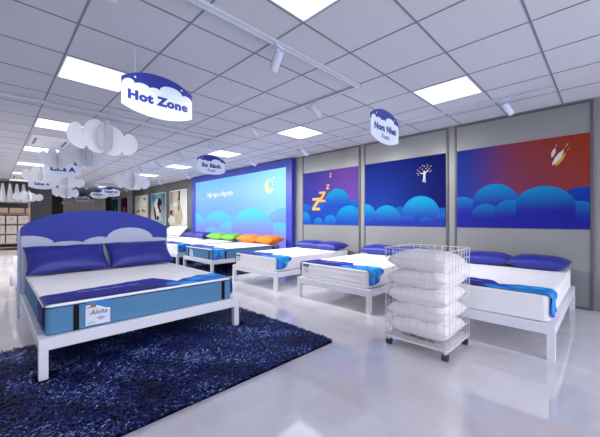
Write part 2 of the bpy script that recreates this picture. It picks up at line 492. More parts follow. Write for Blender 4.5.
# poster 3: feathers
p = MB()
grid_bg(p, PW, PH, 0, .01, lambda u, v: mixc(mixc(S(34, 60, 175), S(40, 60, 160), v), mixc(S(126, 60, 98), S(160, 62, 42), smooth((u - .35) * 1.2 + (v - .6) * .7)), smooth(u * 1.9 - .05)))
layer(p, PW, PH, C([(.5, .2, .24), (.965, .16, .34)]), .0112, S(24, 70, 180), S(36, 44, 160), .4)
layer(p, PW, PH, C([(.335, .286, .30), (.05, .178, .26)]), .0124, S(24, 140, 212), S(42, 44, 170), .42)
layer(p, PW, PH, C([(.70, .175, .36), (.47, .137, .24), (.26, .13, .20), (.93, .08, .26)]), .0136, S(22, 140, 212), S(40, 42, 165), .42)
def feather(mb, cx, cy, L, W, ang, z, col):
    pts = []
    for k in range(13):
        t = k / 12; pts.append((t * L - L/2, W * math.sin(PI * min(1, t * 1.15)) ** .7 * (1 if k % 3 else .8)))
    for k in range(12, -1, -1):
        t = k / 12; pts.append((t * L - L/2, -W * math.sin(PI * min(1, t * 1.15)) ** .7 * (1 if k % 4 else .8)))
    pts = pts[:12] + [(L * .72, .004), (L * .72, -.004)] + pts[14:-1]
    ca, sa = math.cos(ang), math.sin(ang)
    mb.poly([(cx + a*ca - b*sa, cy + a*sa + b*ca) for a, b in pts], z - .0006, z, col)
x, y = U(.806, .784)
feather(p, x + .024, y - .030, .22, .024, 1.0, .0148, S(232, 170, 80))
feather(p, x, y, .25, .027, 1.02, .0156, S(236, 234, 240))
feather(p, x - .05, y + .065, .14, .02, 1.27, .0156, S(228, 226, 236))
place_poster(p, .935, 'red to blue wall poster with white feathers above clouds')

# ------------------------------------------------------------------ glowing screen
SX = 5.12
scr = empty('screen_wall', (SX, 0, 0)); tag(scr, 'large blue framed glowing screen showing cyan clouds and a moon', 'screen')
fb = MB()
ya, yb, zt = 5.4, 10.64, 2.6
fb.box(.02, .128, ya, yb, 0, zt)
fb.box(-.0, .02, ya, ya + .21, 0, zt); fb.box(0, .02, yb - .27, yb, 0, zt); fb.box(0, .02, ya + .21, yb - .27, zt - .19, zt); fb.box(0, .02, ya + .21, yb - .27, 0, .12)
fb.build('screen_frame', M['frame_blue'], scr, bevel=.004)
SW, SH = (yb - .27) - (ya + .21), zt - .19 - .12
sb = MB()
def bgs(u, v):
    a = mixc(S(112, 156, 250), S(106, 186, 250), v)
    a = mixc(a, S(140, 228, 250), smooth((u - .45) * 1.7) * (.35 + .65 * v))
    return mixc(S(128, 128, 252), a, smooth((v - .05) * 2.3))
grid_bg(sb, SW, SH, 0, .006, bgs, 36, 24)
V0 = S(132, 132, 252)
sb.m = 0
CC = lambda l: circles([((u - .5) * SW, (v - .5) * SH, r) for u, v, r in l], -SH/2 + .01)
layer(sb, SW, SH, CC([(.50, .134, .8), (.98, .124, 1.0)]), .007, S(92, 196, 250), V0, .6)
layer(sb, SW, SH, CC([(.32, -.083, 1.45), (.0, .085, 1.0)]), .008, S(40, 222, 248), V0, .75)
layer(sb, SW, SH, CC([(.69, -.06, 1.43), (.44, .055, .8), (.24, -.02, .8), (.95, .011, .9)]), .009, S(24, 228, 246), S(134, 134, 252), .8)
# moon, stars and line of writing
mx_, my_ = (.862 - .5) * SW, (.815 - .5) * SH
mo = []
R = .175
for k in range(25):
    a = math.radians(75 + 250 * k / 24); mo.append((mx_ + R * math.cos(a), my_ + R * math.sin(a)))
R2 = .14
cx2, cy2 = mx_ + .08, my_ + .057
for k in range(21):
    a = math.radians(322 - 232 * k / 20); mo.append((cx2 + R2 * math.cos(a), cy2 + R2 * math.sin(a)))
sb.poly(mo, .0085, .0095, S(255, 247, 176))
for dx, dy, s in ((.12, .11, .04), (.19, .20, .045), (.05, .18, .032), (.16, .04, .024)):
    st = []
    for k in range(10):
        a = PI/2 + k * PI/5; r = s if k % 2 == 0 else s * .5
        st.append((mx_ + dx + r * math.cos(a), my_ + dy + r * math.sin(a)))
    sb.poly(st, .0085, .0095, S(255, 247, 176))
text_into(sb, 'Ngủ ngon, sống trọn.', .21, (.345 - .5) * SW, (.76 - .5) * SH, .0095, S(250, 252, 255), offset=.002, sx=.86)
sb.build('display', M['screen'], scr, loc=(.0195, (ya + .21 + yb - .27) / 2, .12 + SH/2), rot=FACE_W)

# ------------------------------------------------------------------ framed photographs on the charcoal wall
def art(name, y0, y1, z0, z1, draw, lab, grp=None, x=WX - .03):
    w, h = y1 - y0, z1 - z0
    r = empty(name, (x, (y0 + y1) / 2, z0)); r.rotation_euler = (0, 0, 0)
    tag(r, lab, 'poster', grp)
    MB().box(-.03, 0, -w/2 - .03, w/2 + .03, -.03, h + .03).build('picture_frame', M['white_paint'], r, bevel=.004)
    p = MB(); draw(p, w, h)
    p.build('print', M['print'], r, loc=(-.0305, 0, h/2), rot=FACE_W)
    return r
def artA(p, w, h):
    grid_bg(p, w, h, 0, .003, lambda u, v: mixc(S(214, 214, 205), S(238, 236, 230), v), 4, 6)
    for k, (u, v, rx, ry, c) in enumerate(((.25, .40, .14, .10, S(150, 120, 95)), (.5, .44, .16, .11, S(250, 248, 244)), (.75, .40, .13, .10, S(170, 138, 108)), (.5, .36, .40, .08, S(225, 214, 204)), (.36, .47, .06, .05, S(90, 66, 50)), (.62, .48, .06, .05, S(80, 60, 46)), (.8, .88, .12, .05, S(90, 150, 205)))):
        blob(p, (u-.5)*w, (v-.5)*h, rx*w, ry*h, .0036 + k*.0004, c)
def artB(p, w, h):
    grid_bg(p, w, h, 0, .003, lambda u, v: mixc(S(206, 222, 228), S(120, 176, 196), smooth(v * 1.2 - .2)), 6, 8)
    for k, (u, v, rx, ry, c, ro) in enumerate(((.22, .86, .16, .10, S(70, 160, 185), 0), (.45, .55, .20, .28, S(238, 236, 240), .2), (.3, .35, .07, .26, S(110, 60, 50), .35), (.62, .66, .15, .19, S(42, 26, 24), .3), (.66, .48, .08, .12, S(60, 36, 32), 0), (.70, .55, .06, .08, S(210, 168, 146), 0), (.5, .2, .09, .07, S(50, 34, 34), 0), (.45, .06, .4, .08, S(170, 205, 222), 0))):
        blob(p, (u-.5)*w, (v-.5)*h, rx*w, ry*h, .0036 + k*.0004, c, rot=ro)
def artC(p, w, h):
    grid_bg(p, w, h, 0, .003, lambda u, v: mixc(S(222, 216, 208), S(236, 236, 234), smooth((u - .45) * 3)), 10, 8)
    P = lambda l, z, c: p.poly([((u-.5)*w, (v-.5)*h) for u, v in l], z - .0005, z, c)
    P([(.02, .98), (.2, .98), (.2, .62), (.02, .62)], .0036, S(182, 178, 172)); P([(.2, .66), (.45, .66), (.45, .55), (.2, .55)], .0037, S(246, 246, 244))
    P([(.55, .999), (.64, .999), (.62, .4), (.5, .4)], .004, S(44, 56, 110)); P([(.66, .99), (.98, .99), (.98, .02), (.70, .02)], .0042, S(240, 240, 238))
    P([(.55, .02), (.35, .10), (.35, .28), (.55, .38), (.60, .58), (.68, .60), (.82, .22), (.70, .02)], .0048, S(204, 188, 168))
    P([(.50, .80), (.45, .74), (.53, .55), (.60, .58), (.61, .72), (.56, .70)], .0052, S(214, 166, 142))
    for k, (u, v, rx, ry, c) in enumerate(((.12, .14, .22, .13, S(246, 246, 246)), (.12, .36, .10, .08, S(70, 44, 34)), (.22, .33, .09, .085, S(216, 170, 146)))):
        blob(p, (u-.5)*w, (v-.5)*h, rx*w, ry*h, .0054 + k*.0005, c)
def artT(c1, c2, skin):
    def d(p, w, h):
        grid_bg(p, w, h, 0, .003, lambda u, v: mixc(c2, c1, v), 3, 6)
        for k, (u, v, rx, ry) in enumerate(((.55, .2, .34, .22), (.5, .46, .24, .18))):
            blob(p, (u-.5)*w, (v-.5)*h, rx*w, ry*h, .0036 + k*.0005, skin)
        blob(p, .05*w, -.4*h, .12*w, .14*h, .005, S(70, 55, 70))
    return d
art('framed_photo', 11.22, 12.74, .90, 2.24, artC, 'tall lit photograph of a person lying and raising an arm')
art('framed_photo', 13.22, 14.84, .90, 2.24, artB, 'tall lit photograph of a dark haired sleeper on pale bedding')
art('framed_photo', 15.32, 17.05, .90, 2.24, artA, 'tall lit photograph of a family in bed, leftmost on charcoal wall')
art('small_poster', 18.35, 19.5, .95, 2.3, artT(S(150, 40, 70), S(80, 50, 130), S(214, 170, 170)), 'small purple and red poster on the light far wall', x=WX - .02)
art('small_poster', 20.1, 21.3, .95, 2.3, artT(S(40, 120, 135), S(60, 160, 180), S(206, 194, 170)), 'small teal poster on the light far wall', x=WX - .02)

# ------------------------------------------------------------------ wardrobe at the far end
r = empty('wardrobe', (0, 21.5, 0)); tag(r, 'far cream panelled wardrobe in a dark wooden surround', 'wardrobe')
w = MB(); w.box(2.36, 2.84, 0, .48, 0, 2.46); w.box(4.92, 5.2, 0, .48, 0, 2.46); w.box(2.84, 4.92, 0, .48, 2.32, 2.46)
w.build('surround', M['wood_dark'], r)
MB().box(2.84, 4.92, .12, .48, 0, 2.32).build('body', M['trim'], r)
for k in range(8):
    x0 = 2.845 + k * .259
    d = MB().box(x0, x0 + .25, .08, .12, .03, 2.31).build('door', M['cream'], r, bevel=.005)
    MB().box(x0 + .215, x0 + .228, .06, .08, 1.0, 1.25).build('handle', M['trim'], d)

# ------------------------------------------------------------------ shelving at far left
r = empty('shelving_unit', (0, 15.6, 0)); tag(r, 'pale wooden shelving unit at far left below white drapes', 'shelf')
X0, X1 = -1.61, 1.06
for x in (X0, X0 + .88, X0 + 1.76, X1 - .05):
    MB().box(x, x + .05, 0, .5, 0, 1.78 if x > 1 else 1.76).build('post', M['wood_pale'], r)
for z in (.06, .21, .57, .93, 1.30, 1.74):
    MB().box(X0 + .0, X1 - .0, .02, .48, z, z + .03).build('shelf_board', M['wood_pale'], r)
MB().box(X0, X1, -.02, 0, 1.36, 1.54).build('fascia_board', M['wood_pale'], r)
for k in range(6):
    MB().box(X0 + .25 + .45*k, X0 + .29 + .45*k, -.03, -.02, 1.36, 1.54).build('bracket', M['trim'], r)
bx = None
rows = (( .24, 'lowest'), (.60, 'second lowest'), (.96, 'third'))
cols_ = lin(X0 + .05, X1 - .05 - .29, 7)
for z, rn in rows:
    for k, x in enumerate(cols_):
        if bx is None:
            m = MB(); m.box(0, .29, 0, .38, 0, .29)
            bx = m.build('storage_box', M['cream'], bevel=.01); o = bx
            h = MB(); h.box(.10, .19, -.006, 0, .16, .2); h.build('handle', M['wood_pale'], bx)
        else: o = copy_tree(bx)
        o.location = (x, 15.63, z)
        tag(o, 'cream storage box on the %s level of the far left shelving' % rn, 'box', 'cream boxes on the %s shelf level' % rn)
cone = None
for k, x in enumerate((.30, .50, .69, .88, .06, -.18)):
    if cone is None:
        m = MB(); n = 24
        rings = []
        for t in lin(0, 1, 6):
            rr = .085 * (1 - t) + .028
            rings.append([m.vert((rr * (1 + .12 * (j % 2)) * math.cos(2*PI*j/n), rr * (1 + .12 * (j % 2)) * math.sin(2*PI*j/n), t * .68)) for j in range(n)])
        for a, b in zip(rings, rings[1:]):
            for j in range(n): m.face(a[j], a[(j+1) % n], b[(j+1) % n], b[j])
        m.face(*rings[0][::-1]); m.face(*rings[-1])
        cone = m.build('folded_drape', M['paper'], smooth=False); o = cone
    else: o = copy_tree(cone)
    o.location = (x, 15.78, 1.7701)
    tag(o, 'tapering white folded drape standing on top of the left shelving', 'drape', 'white drapes on the shelving')

# ------------------------------------------------------------------ paper clouds
def cloud_card(m, W, H, seed):
    rnd = random.Random(seed)
    top = scallop([(-W/2, 0), (-W*.30, H*.12), (-W*.02, H*.30), (W*.28, H*.14), (W/2, 0)],
                  [H*.26, H*(.26 + .08*rnd.random()), H*(.14 + .08*rnd.random()), H*.22])
    bot = scallop([(-W/2, 0), (-W*.25, -H*.2), (0, -H*.26), (W*.25, -H*.2), (W/2, 0)], [-H*.20, -H*.14, -H*.16, -H*.20])
    xs = sorted(set([round(v, 5) for v in lin(-W/2, W/2, 60)]))
    return xs, bot, top
def cloud(px, D, z, W, H, lab, seed, rz=0):
    t = (px - 300) / 309.0
    x, y = .70711 * D * (1 + t), .70711 * D * (1 - t)
    m = MB()
    for k, a in enumerate((0, 90, 45)):
        m.mx = Matrix.Rotation(math.radians(a + rz), 4, 'Z') @ Matrix.Rotation(PI/2, 4, 'X')
        ww = W * (1, .62, .45)[k]
        xs, b, tp = cloud_card(m, ww, H * (1, 1.0, .85)[k], seed + k)
        m.strip(xs, b, tp, -.002, .002)
    m.mx = None
    o = m.build('paper_cloud', M['paper'], loc=(x, y, z)); tag(o, lab, 'cloud decoration', 'hanging paper clouds')
    MB().tube([(0, 0, H * .3), (0, 0, CH - .0035 - z)], .0016, 6).build('hanging_wire', M['wire'], o)
# (real positions: the mobile hangs in a loose row over the walkway)
cloud(105, 4.13, 1.13 + 79 * 4.13 / 309, .86, .50, 'largest white paper cloud, hanging nearest above the blue headboard', 3, 8)
cloud(85, 5.0, 1.13 + 61.5 * 5.0 / 309, .64, .42, 'medium paper cloud hanging just below and left of the largest cloud', 9, 25)
cloud(57.5, 6.5, 1.13 + 58 * 6.5 / 309, .84, .44, 'paper cloud in front of the upper Line A sign', 15, 40)
cloud(42, 7.0, 1.13 + 42.5 * 7 / 309, .72, .38, 'paper cloud above the lower Line A sign', 22, 10)
cloud(67, 7.5, 1.13 + 37 * 7.5 / 309, .74, .38, 'paper cloud under the upper Line A sign lettering', 31, 0)
cloud(66, 9.0, 1.13 + 26.5 * 9 / 309, .80, .42, 'lowest paper cloud above the cream wardrobe', 37, 30)
cloud(28.5, 9.0, 1.13 + 22 * 9 / 309, .72, .34, 'grey looking paper cloud in front of the far left shelving', 41, 15)
cloud(133, 7.0, 1.13 + 37 * 7 / 309, .76, .46, 'paper cloud hanging alone in front of the charcoal wall', 47, 5)
cloud(67, 17.0, 1.13 + 16 * 17 / 309, .50, .24, 'tiny far paper cloud before the wardrobe doors', 53, 0)

# ------------------------------------------------------------------ hanging signs
def sign(xc, y, zc, line1, line2, lab, s1=.105, sx=1.15, W=.62):
    r = empty('hanging_sign', (xc, y, zc)); tag(r, lab, 'sign', 'cloud topped hanging signs')
    hw = W/2
    arc_t = lambda x: .115 + .095 * (1 - (abs(x) / hw) ** 2.3)
    arc_b = lambda x: -.115 - .065 * (1 - (abs(x) / hw) ** 2.3)
    xs = lin(-hw, hw, 60)
    cl = scallop([(-hw, .05), (-.205, .072), (-.085, .07), (0, .078), (.215, .075), (hw, .05)], [.05, .028, .016, .06, .028])
    f0 = cl
    def low(x): return min(cl(x), arc_t(x) - .012)
    MB().strip(xs, arc_b, low, -.004, .004).build('sign_board', M['sign_white'], r, loc=(0, 0, 0), rot=FACE_S)
    MB().strip(xs, low, arc_t, -.005, .005).build('blue_sky_band', M['sign_blue'], r, rot=FACE_S)
    t = MB()
    if line2:
        text_into(t, line1, s1, 0, -.035, .0048, offset=s1 * .062, sx=sx)
        t2 = MB(); text_into(t2, line2, .078, 0, -.122, .0048, offset=.0015)
        t2.build('small_lettering', M['sign_blue'], r, rot=FACE_S)
    else:
        text_into(t, line1, s1, 0, -.055, .0048, offset=s1 * .062, sx=sx)
    t.build('lettering', M['sign_blue'], r, rot=FACE_S)
    for s in (-1, 1):
        w = MB().tube([(s * .205, -.003, .14), (s * .205, -.003, CH - .0035 - zc)], .0018, 6).build('hanging_wire', M['wire'], r)
        k = MB(); k.tube([(s * .205, -.012, .135), (s * .205, -.003, .135)], .009, 10); k.build('fixing', M['wire'], w)
sign(1.085, 2.90, 2.222, 'Hot Zone', None, 'nearest hanging sign reading Hot Zone, left above the headboard')
sign(3.225, 1.83, 2.175, 'Nom Nhat', 'Foam', 'hanging sign reading Nom Nhat Foam in front of the poster wall', s1=.10, sx=1.02)
sign(3.17, 5.72, 2.215, 'So Sánh', 'Foam', 'hanging sign reading So Sánh in front of the glowing screen', s1=.105)
sign(3.375, 14.0, 2.20, 'TEMPUR', 'Foam', 'nearest of the three far signs, lettered in capitals, right of the wardrobe')
sign(3.375, 15.9, 2.20, 'TEMPUR', 'Foam', 'middle one of the three far hanging signs above the wardrobe')
sign(3.375, 19.4, 2.20, 'Hello Zone', None, 'leftmost and farthest of the three far signs above the wardrobe', s1=.095, sx=1.0)
sign(1.08, 12.0, 2.20, 'Line A', None, 'lower hanging sign reading Line A near the left shelving')
sign(1.09, 8.3, 2.215, 'Line A', None, 'upper hanging sign reading Line A, half hidden by paper clouds', s1=.13)

# ------------------------------------------------------------------ beds
def rounded_loop(w, l, rc, z, n=6, x0=0, y0=0):
    pts = []
    for cx, cy, a0 in ((w/2 - rc, l - rc, 0), (-w/2 + rc, l - rc, 90), (-w/2 + rc, rc, 180), (w/2 - rc, rc, 270)):
        for k in range(n + 1):
            a = math.radians(a0 + 90 * k / n); pts.append((x0 + cx + rc * math.cos(a), y0 + cy + rc * math.sin(a), z))
    return pts
def slab(mb, w, l, z0, z1, rc=.06, re=.02, n=6):
    rings = []
    for k in range(4):
        a = PI/2 * k / 3; i = re * (1 - math.sin(a)); rings.append((i, z0 + re * (1 - math.cos(a))))
    for k in range(4):
        a = PI/2 * k / 3; i = re * (1 - math.cos(a)); rings.append((i, z1 - re + re * math.sin(a)))
    R = []
    for i, z in rings:
        R.append([mb.vert(p) for p in rounded_loop(w - 2*i, l - 2*i, max(.005, rc - i), z, n, 0, i)])
    N = len(R[0])
    for a, b in zip(R, R[1:]):
        for j in range(N): mb.face(a[j], a[(j+1) % N], b[(j+1) % N], b[j])
    mb.face(*R[0][::-1]); mb.face(*R[-1])

def bed_frame(w, l, lab, grp, loc, rz, headboard=False):
    r = empty('bed', loc, (0, 0, rz)); tag(r, lab, 'bed', grp)
    z0, z1, t = .205, .288, .055
    for x0 in (-w/2, w/2 - t):
        for y0 in (0, l - t):
            MB().box(x0, x0 + t, y0, y0 + t, 0, z0).build('leg', M['white_paint'], r, bevel=.003)
    for sx in (-1, 1):
        MB().box(min(sx*w/2, sx*(w/2 - t)), max(sx*w/2, sx*(w/2 - t)), t, l - t, z0, z1).build('side_rail', M['white_paint'], r, bevel=.003)
    for y0 in (0, l - t):
        MB().box(-w/2, w/2, y0, y0 + t, z0, z1).build('end_rail', M['white_paint'], r, bevel=.003)
    MB().box(-w/2 + t, w/2 - t, t, l - t, z1 - .03, z1 - .002).build('bed_base', M['white_paint'], r)
    if headboard:
        W = 1.63
        top = interp([(0, 1.024), (.03, 1.06), (.06, 1.087), (.13, 1.125), (.212, 1.16), (.3, 1.187), (.383, 1.206), (.48, 1.221), (.586, 1.233), (.70, 1.240), (.806, 1.241), (.93, 1.236), (1.04, 1.225), (1.14, 1.208), (1.234, 1.185), (1.33, 1.157), (1.41, 1.126), (1.49, 1.094), (1.55, 1.062), (1.6, 1.03), (1.63, 1.0)])
        b = MB(); b.strip(lin(0, W, 60), lambda x: .30, top, 0, .035)
        b.build('headboard', M['headboard_blue'], r, loc=(-W/2, l + .012, 0), rot=FACE_S, bevel=.003)
        cl = scallop([(-.18, .84), (.296, .836), (.586, .832), (.845, .872), (1.42, .858), (1.80, .80)], [.10, .026, .045, .148, .02])
        c = MB(); c.strip(lin(.001, W - .001, 120), lambda x: .302, cl, .0352, .05)
        c.build('cloud_panel', M['headboard_cloud'], r, loc=(-W/2, l + .012, 0), rot=FACE_S)
        for sx in (-1, 1):
            x = sx * (W/2 + .004)
            MB().box(x - .02, x + .02, l + .014, l + .05, 0, 1.0).build('headboard_post', M['headboard_cloud'], r, bevel=.004)
    return r

ZB = .2885
MT = .508
def mattress(w, l, lab, grp, loc, rz, blue=False, tagmark='shop'):
    r = empty('mattress', (loc[0], loc[1], ZB), (0, 0, rz)); tag(r, lab, 'mattress', grp)
    h = MT - ZB
    side = M['mattress_blue'] if blue else M['white_fabric']
    m = MB(); slab(m, w, l, 0, h - (.016 if blue else 0), .05, .02 if not blue else .012); m.build('mattress_body', side, r, smooth=False)
    if blue:
        m = MB(); slab(m, w - .004, l - .004, h - .018, h, .05, .012); m.build('top_pad', M['white_fabric'], r, loc=(0, .002, 0))
        m = MB(); m.loop_tube(rounded_loop(w + .004, l + .004, .052, h - .022, 8, 0, -.002), .0022); m.build('dark_piping', M['black'], r)
        m = MB(); m.loop_tube(rounded_loop(w + .004, l + .004, .052, h - .012, 8, 0, -.002), .006); m.build('white_piping', M['white_paint'], r)
        for x in (-w/2 + .185, w/2 - .11):
            MB().box(x - .018, x + .018, -.004, 0, .004, h - .026).build('black_strap', M['black'], r)
        MB().box(w/2, w/2 + .004, .30, .335, .004, h - .026).build('black_strap', M['black'], r)
        MB().box(w/2, w/2 + .004, l - .24, l - .20, .004, h - .026).build('black_strap', M['black'], r)
    else:
        for z in (.012, h * .36, h * .68, h - .012):
            m = MB(); m.loop_tube(rounded_loop(w + .001, l + .001, .05, z, 8, 0, -.0005), .0025); m.build('piping', M['white_fabric'], r)
        q = MB()
        k = 1
        while -w/2 + k * .19 < w/2 - .03:
            x = -w/2 + k * .19; q.box(x - .001, x + .001, .03, l - .03, h - .001, h + .0008); k += 1
        q.build('quilt_stitching', M['white_fabric'], r)
    # hanging care label at the foot
    g = MB()
    if blue:
        W_, H_ = .165, .185
        g.strip([-W_/2, W_/2], lambda x: -H_, lambda x: -.05, 0, .002, lambda x, y, t: S(214, 222, 236))
        g.strip(lin(-W_/2, W_/2, 12), lambda x: -.05 + .022 * math.cos((x / W_ + .3) * 4), lambda x: 0, 0, .0026, lambda x, y, t: S(50, 130, 200))
        g.strip(lin(-W_/2, W_/2, 12), lambda x: -.062 + .022 * math.cos((x / W_ + .3) * 4), lambda x: -.048 + .022 * math.cos((x / W_ + .3) * 4), 0, .003, lambda x, y, t: S(240, 240, 245))
        blob(g, -.035, -.03, .026, .014, .0034, S(150, 110, 105), rot=-.6)
        text_into(g, 'Aloha', .05, .0, -.105, .0026, S(80, 80, 100), offset=.0006, shear=.4)
        g.poly([(-.015, -.135), (.02, -.122), (.055, -.138), (.02, -.155)], .002, .0028, S(170, 172, 210))
        for k in range(3): g.strip([-.07, -.02], lambda x: -.160 - k*.008, lambda x: -.157 - k*.008, 0, .0026, lambda x, y, t: S(150, 155, 170))
        g.build('care_label', M['label'], r, loc=(-w/2 + .325, -.0065, h - .016), rot=FACE_S)
    else:
        W_, H_ = .115, .125
        g.strip([-W_/2, W_/2], lambda x: -H_, lambda x: 0, 0, .002, lambda x, y, t: S(226, 228, 236))
        g.strip([-W_/2, W_/2], lambda x: -.04, lambda x: 0, 0, .0026, lambda x, y, t: S(80, 160, 190))
        text_into(g, 'ELAN', .036, .0, -.034, .003, S(24, 50, 90), offset=.001)
        for k in range(4): g.strip([-.04, .045 - .01 * (k % 2)], lambda x: -.058 - k*.014, lambda x: -.054 - k*.014, 0, .0026, lambda x, y, t: S(140, 145, 160))
        blob(g, .02, -.105, .014, .010, .003, S(120, 125, 150))
        g.build('care_label', M['label'], r, loc=(-w/2 + .12, -.0065, h - .016), rot=FACE_S)
    return r

NAVY, NAVY2, BLU, CYA = S(24, 26, 112), S(30, 36, 150), S(24, 84, 200), S(36, 176, 232)
def runner(w, lab, grp, loc, rz, text=True, big=False):
    """cloth across the foot of a mattress, hanging down on both sides"""
    r = MB()
    hang = .17; up = .0045; z0 = MT - ZB
    total = w + 2 * hang
    n = 120; nv = 22
    if big: back = scallop([(-hang, .30), (w * .0, .36), (w * .60, .54), (w * .68, .20), (w * .80, .30), (w, .30), (w + hang, .16)], [.02, .0, .0, .03, .05, .05])
    else: back = scallop([(-hang, .30), (0, .36), (w * .56, .42), (w * .66, .24), (w * .82, .30), (w, .30), (w + hang * .5, .22), (w + hang, .14)], [.02, .0, .0, .03, .05, .07, .05])
    def pos(s, v):
        rnd = .018
        x = s - w/2
        # fold over the edges
        wig = .004 * math.sin(v * 40 + s * 9) + .003 * math.sin(s * 31 + v * 13)
        if s < rnd:
            d = rnd - s
            a = min(PI/2, d / rnd); 
            if d < rnd * PI/2: return (-w/2 + rnd - (rnd + up) * math.sin(a), z0 - rnd + (rnd + up) * math.cos(a), 0)
            return (-w/2 - up - .002 - abs(wig), z0 - rnd - (d - rnd * PI/2), 0)
        if s > w - rnd:
            d = s - (w - rnd)
            a = min(PI/2, d / rnd)
            if d < rnd * PI/2: return (w/2 - rnd + (rnd + up) * math.sin(a), z0 - rnd + (rnd + up) * math.cos(a), 0)
            dd = d - rnd * PI/2
            return (w/2 + up + .002 + abs(wig) * 1.5 + .02 * math.sin(v * 22) ** 2 * dd / hang, z0 - rnd - dd, 0)
        return (x, z0 + up + max(0, wig) * .7, 0)
    def colr(s, v, b):
        u = s / w; f = v / max(b, .01)
        if u < .56: return mixc(NAVY, NAVY2, smooth(f * .8 + .2 * math.sin(u * 6)))
        t = smooth((u - .56) / .22)
        q = .5 + .5 * math.sin(f * 7.5 + u * 9)
        c = mixc(mixc(NAVY2, BLU, t), CYA, t * (.25 + .75 * q))
        c = mixc(NAVY2, BLU, t)
        for k_, (cs_, cv_, cr_) in enumerate(((.70, .02, .10), (.80, .20, .09), (.88, .02, .12), (.93, .27, .10), (1.02, .10, .09), (.985, .20, .06), (1.07, .24, .07), (1.09, .08, .06), (.62, .12, .06))):
            dd = math.hypot(s - cs_ * w, v - cv_)
            if dd < cr_: c = mixc(mixc(CYA, BLU, .25 * (k_ % 3)), mixc(CYA, BLU, .75), (dd / cr_) ** 2)
        return c
    ss = []
    s = -hang
    while s < w + hang:
        ss.append(s); s += .006 if (s < .04 or s > w - .04) else w / 110
    ss.append(w + hang)
    for lo in (0, -.002):
        g = []
        for s in ss:
            b = back(s); row = []
            f0 = .012 if not big else .012
            for j in range(nv + 1):
                v = f0 + (b - f0) * j / nv
                x, z, _ = pos(s, v)
                nx = 0
                if lo:       # underside, kept clear of the mattress
                    if s < 0: x -= lo * .0
                    z += lo if 0 <= s <= w else 0
                    x += .0022 if s < 0 else (-.0022 if s > w else 0)
                row.append(r.vert((x, v, z), colr(s, v, b)))
            g.append(row)
        for k in range(len(ss) - 1):
            for j in range(nv):
                q = (g[k][j], g[k+1][j], g[k+1][j+1], g[k][j+1])
                r.face(*(q if lo == 0 else q[::-1]))
    if text:
        k0 = len(r.v)
        text_into(r, 'NGỦ NGON, SỐNG TRỌN', .036 if big else .026, -.30 if big else -.12, .27 if big else .22, z0 + up + .008, S(214, 220, 245), offset=.0006, sx=1.1)
    o = r.build('bed_runner', M['cloth'], loc=(loc[0], loc[1], ZB), rot=(0, 0, rz), smooth=False)
    me = o.data
    tag(o, lab, 'bed runner', grp)
    return o

def pillow_mesh(name, m, w, l, t, seed=1, corner=.10, pw=2.6):
    rnd = random.Random(seed); b = MB(); n = 26
    ph = [rnd.random() * 6 for _ in range(6)]
    def P(i, j, sgn):
        u, v = -1 + 2 * i / n, -1 + 2 * j / n
        # concave sides with pointed corners
        x = u * w/2 * (1 - corner * .55 * (1 - abs(v) ** 2.2) * abs(u) ** 2) ; y = v * l/2 * (1 - corner * (1 - abs(u) ** 2.2) * abs(v) ** 2)
        h = (max(0, 1 - abs(u) ** pw) * max(0, 1 - abs(v) ** pw)) ** .55
        wr = .5 * math.sin(u * 7 + ph[0] + 2 * v) + .5 * math.sin(v * 8 + ph[1] - 3 * u) + .3 * math.sin(14 * u * v + ph[2])
        edge = (abs(u) ** 3 + abs(v) ** 3) * .5
        z = sgn * h * t/2 + (.016 if w > .78 and m == M['pillow_blue'] else .009) * wr * h * (.4 + edge) + sgn * .0012
        return (x, y, z)
    ids = {}
    for sgn in (1, -1):
        for i in range(n + 1):
            for j in range(n + 1):
                if (i in (0, n) or j in (0, n)) and sgn == -1: ids[(i, j, -1)] = ids[(i, j, 1)]; continue
                ids[(i, j, sgn)] = b.vert(P(i, j, sgn))
    for sgn in (1, -1):
        for i in range(n):
            for j in range(n):
                q = (ids[(i, j, sgn)], ids[(i+1, j, sgn)], ids[(i+1, j+1, sgn)], ids[(i, j+1, sgn)])
                b.face(*(q if sgn == 1 else q[::-1]))
    return b.build(name, m, smooth=True)

# the big bed with the cloud headboard
bed_frame(1.638, 1.93, 'white bed frame with blue cloud headboard standing on the shag rug', None, (1.051, 2.79, 0), 0, headboard=True)
mattress(1.55, 1.88, 'thick blue sided mattress on the headboard bed, black straps and white top', None, (1.045, 2.845, 0), 0, blue=True)
runner(1.55, 'navy to cyan runner across the foot of the headboard bed', None, (1.045, 2.845, 0), 0, big=True)
for xc, sd, lab in ((.645, 5, 'glossy royal blue pillow on the left against the headboard'), (1.435, 6, 'glossy royal blue pillow on the right against the headboard')):
    o = pillow_mesh('pillow', M['pillow_blue'], .79, .44, .16, sd, .12)
    o.location = (xc, 4.49, .672); o.rotation_euler = (math.radians(40), 0, math.radians(1.5 if xc < 1 else -1))
    tag(o, lab, 'pillow', 'two pillows on the headboard bed')

# bed behind the headboard
bed_frame(1.6, 2.0, 'white bed frame mostly hidden behind the blue headboard', None, (1.02, 5.2, 0), 0)
mattress(1.5, 1.92, 'white mattress mostly hidden behind the blue headboard', None, (1.02, 5.24, 0), 0)
runner(1.5, 'navy runner glimpsed left of the headboard on the hidden bed', None, (1.02, 5.24, 0), 0, text=False)
o = pillow_mesh('pillow', M['pillow_blue'], .7, .42, .15, 8); o.location = (.64, 6.9, .672); o.rotation_euler = (math.radians(40), 0, 0)
tag(o, 'blue pillow on the bed hidden behind the headboard, left side', 'pillow')

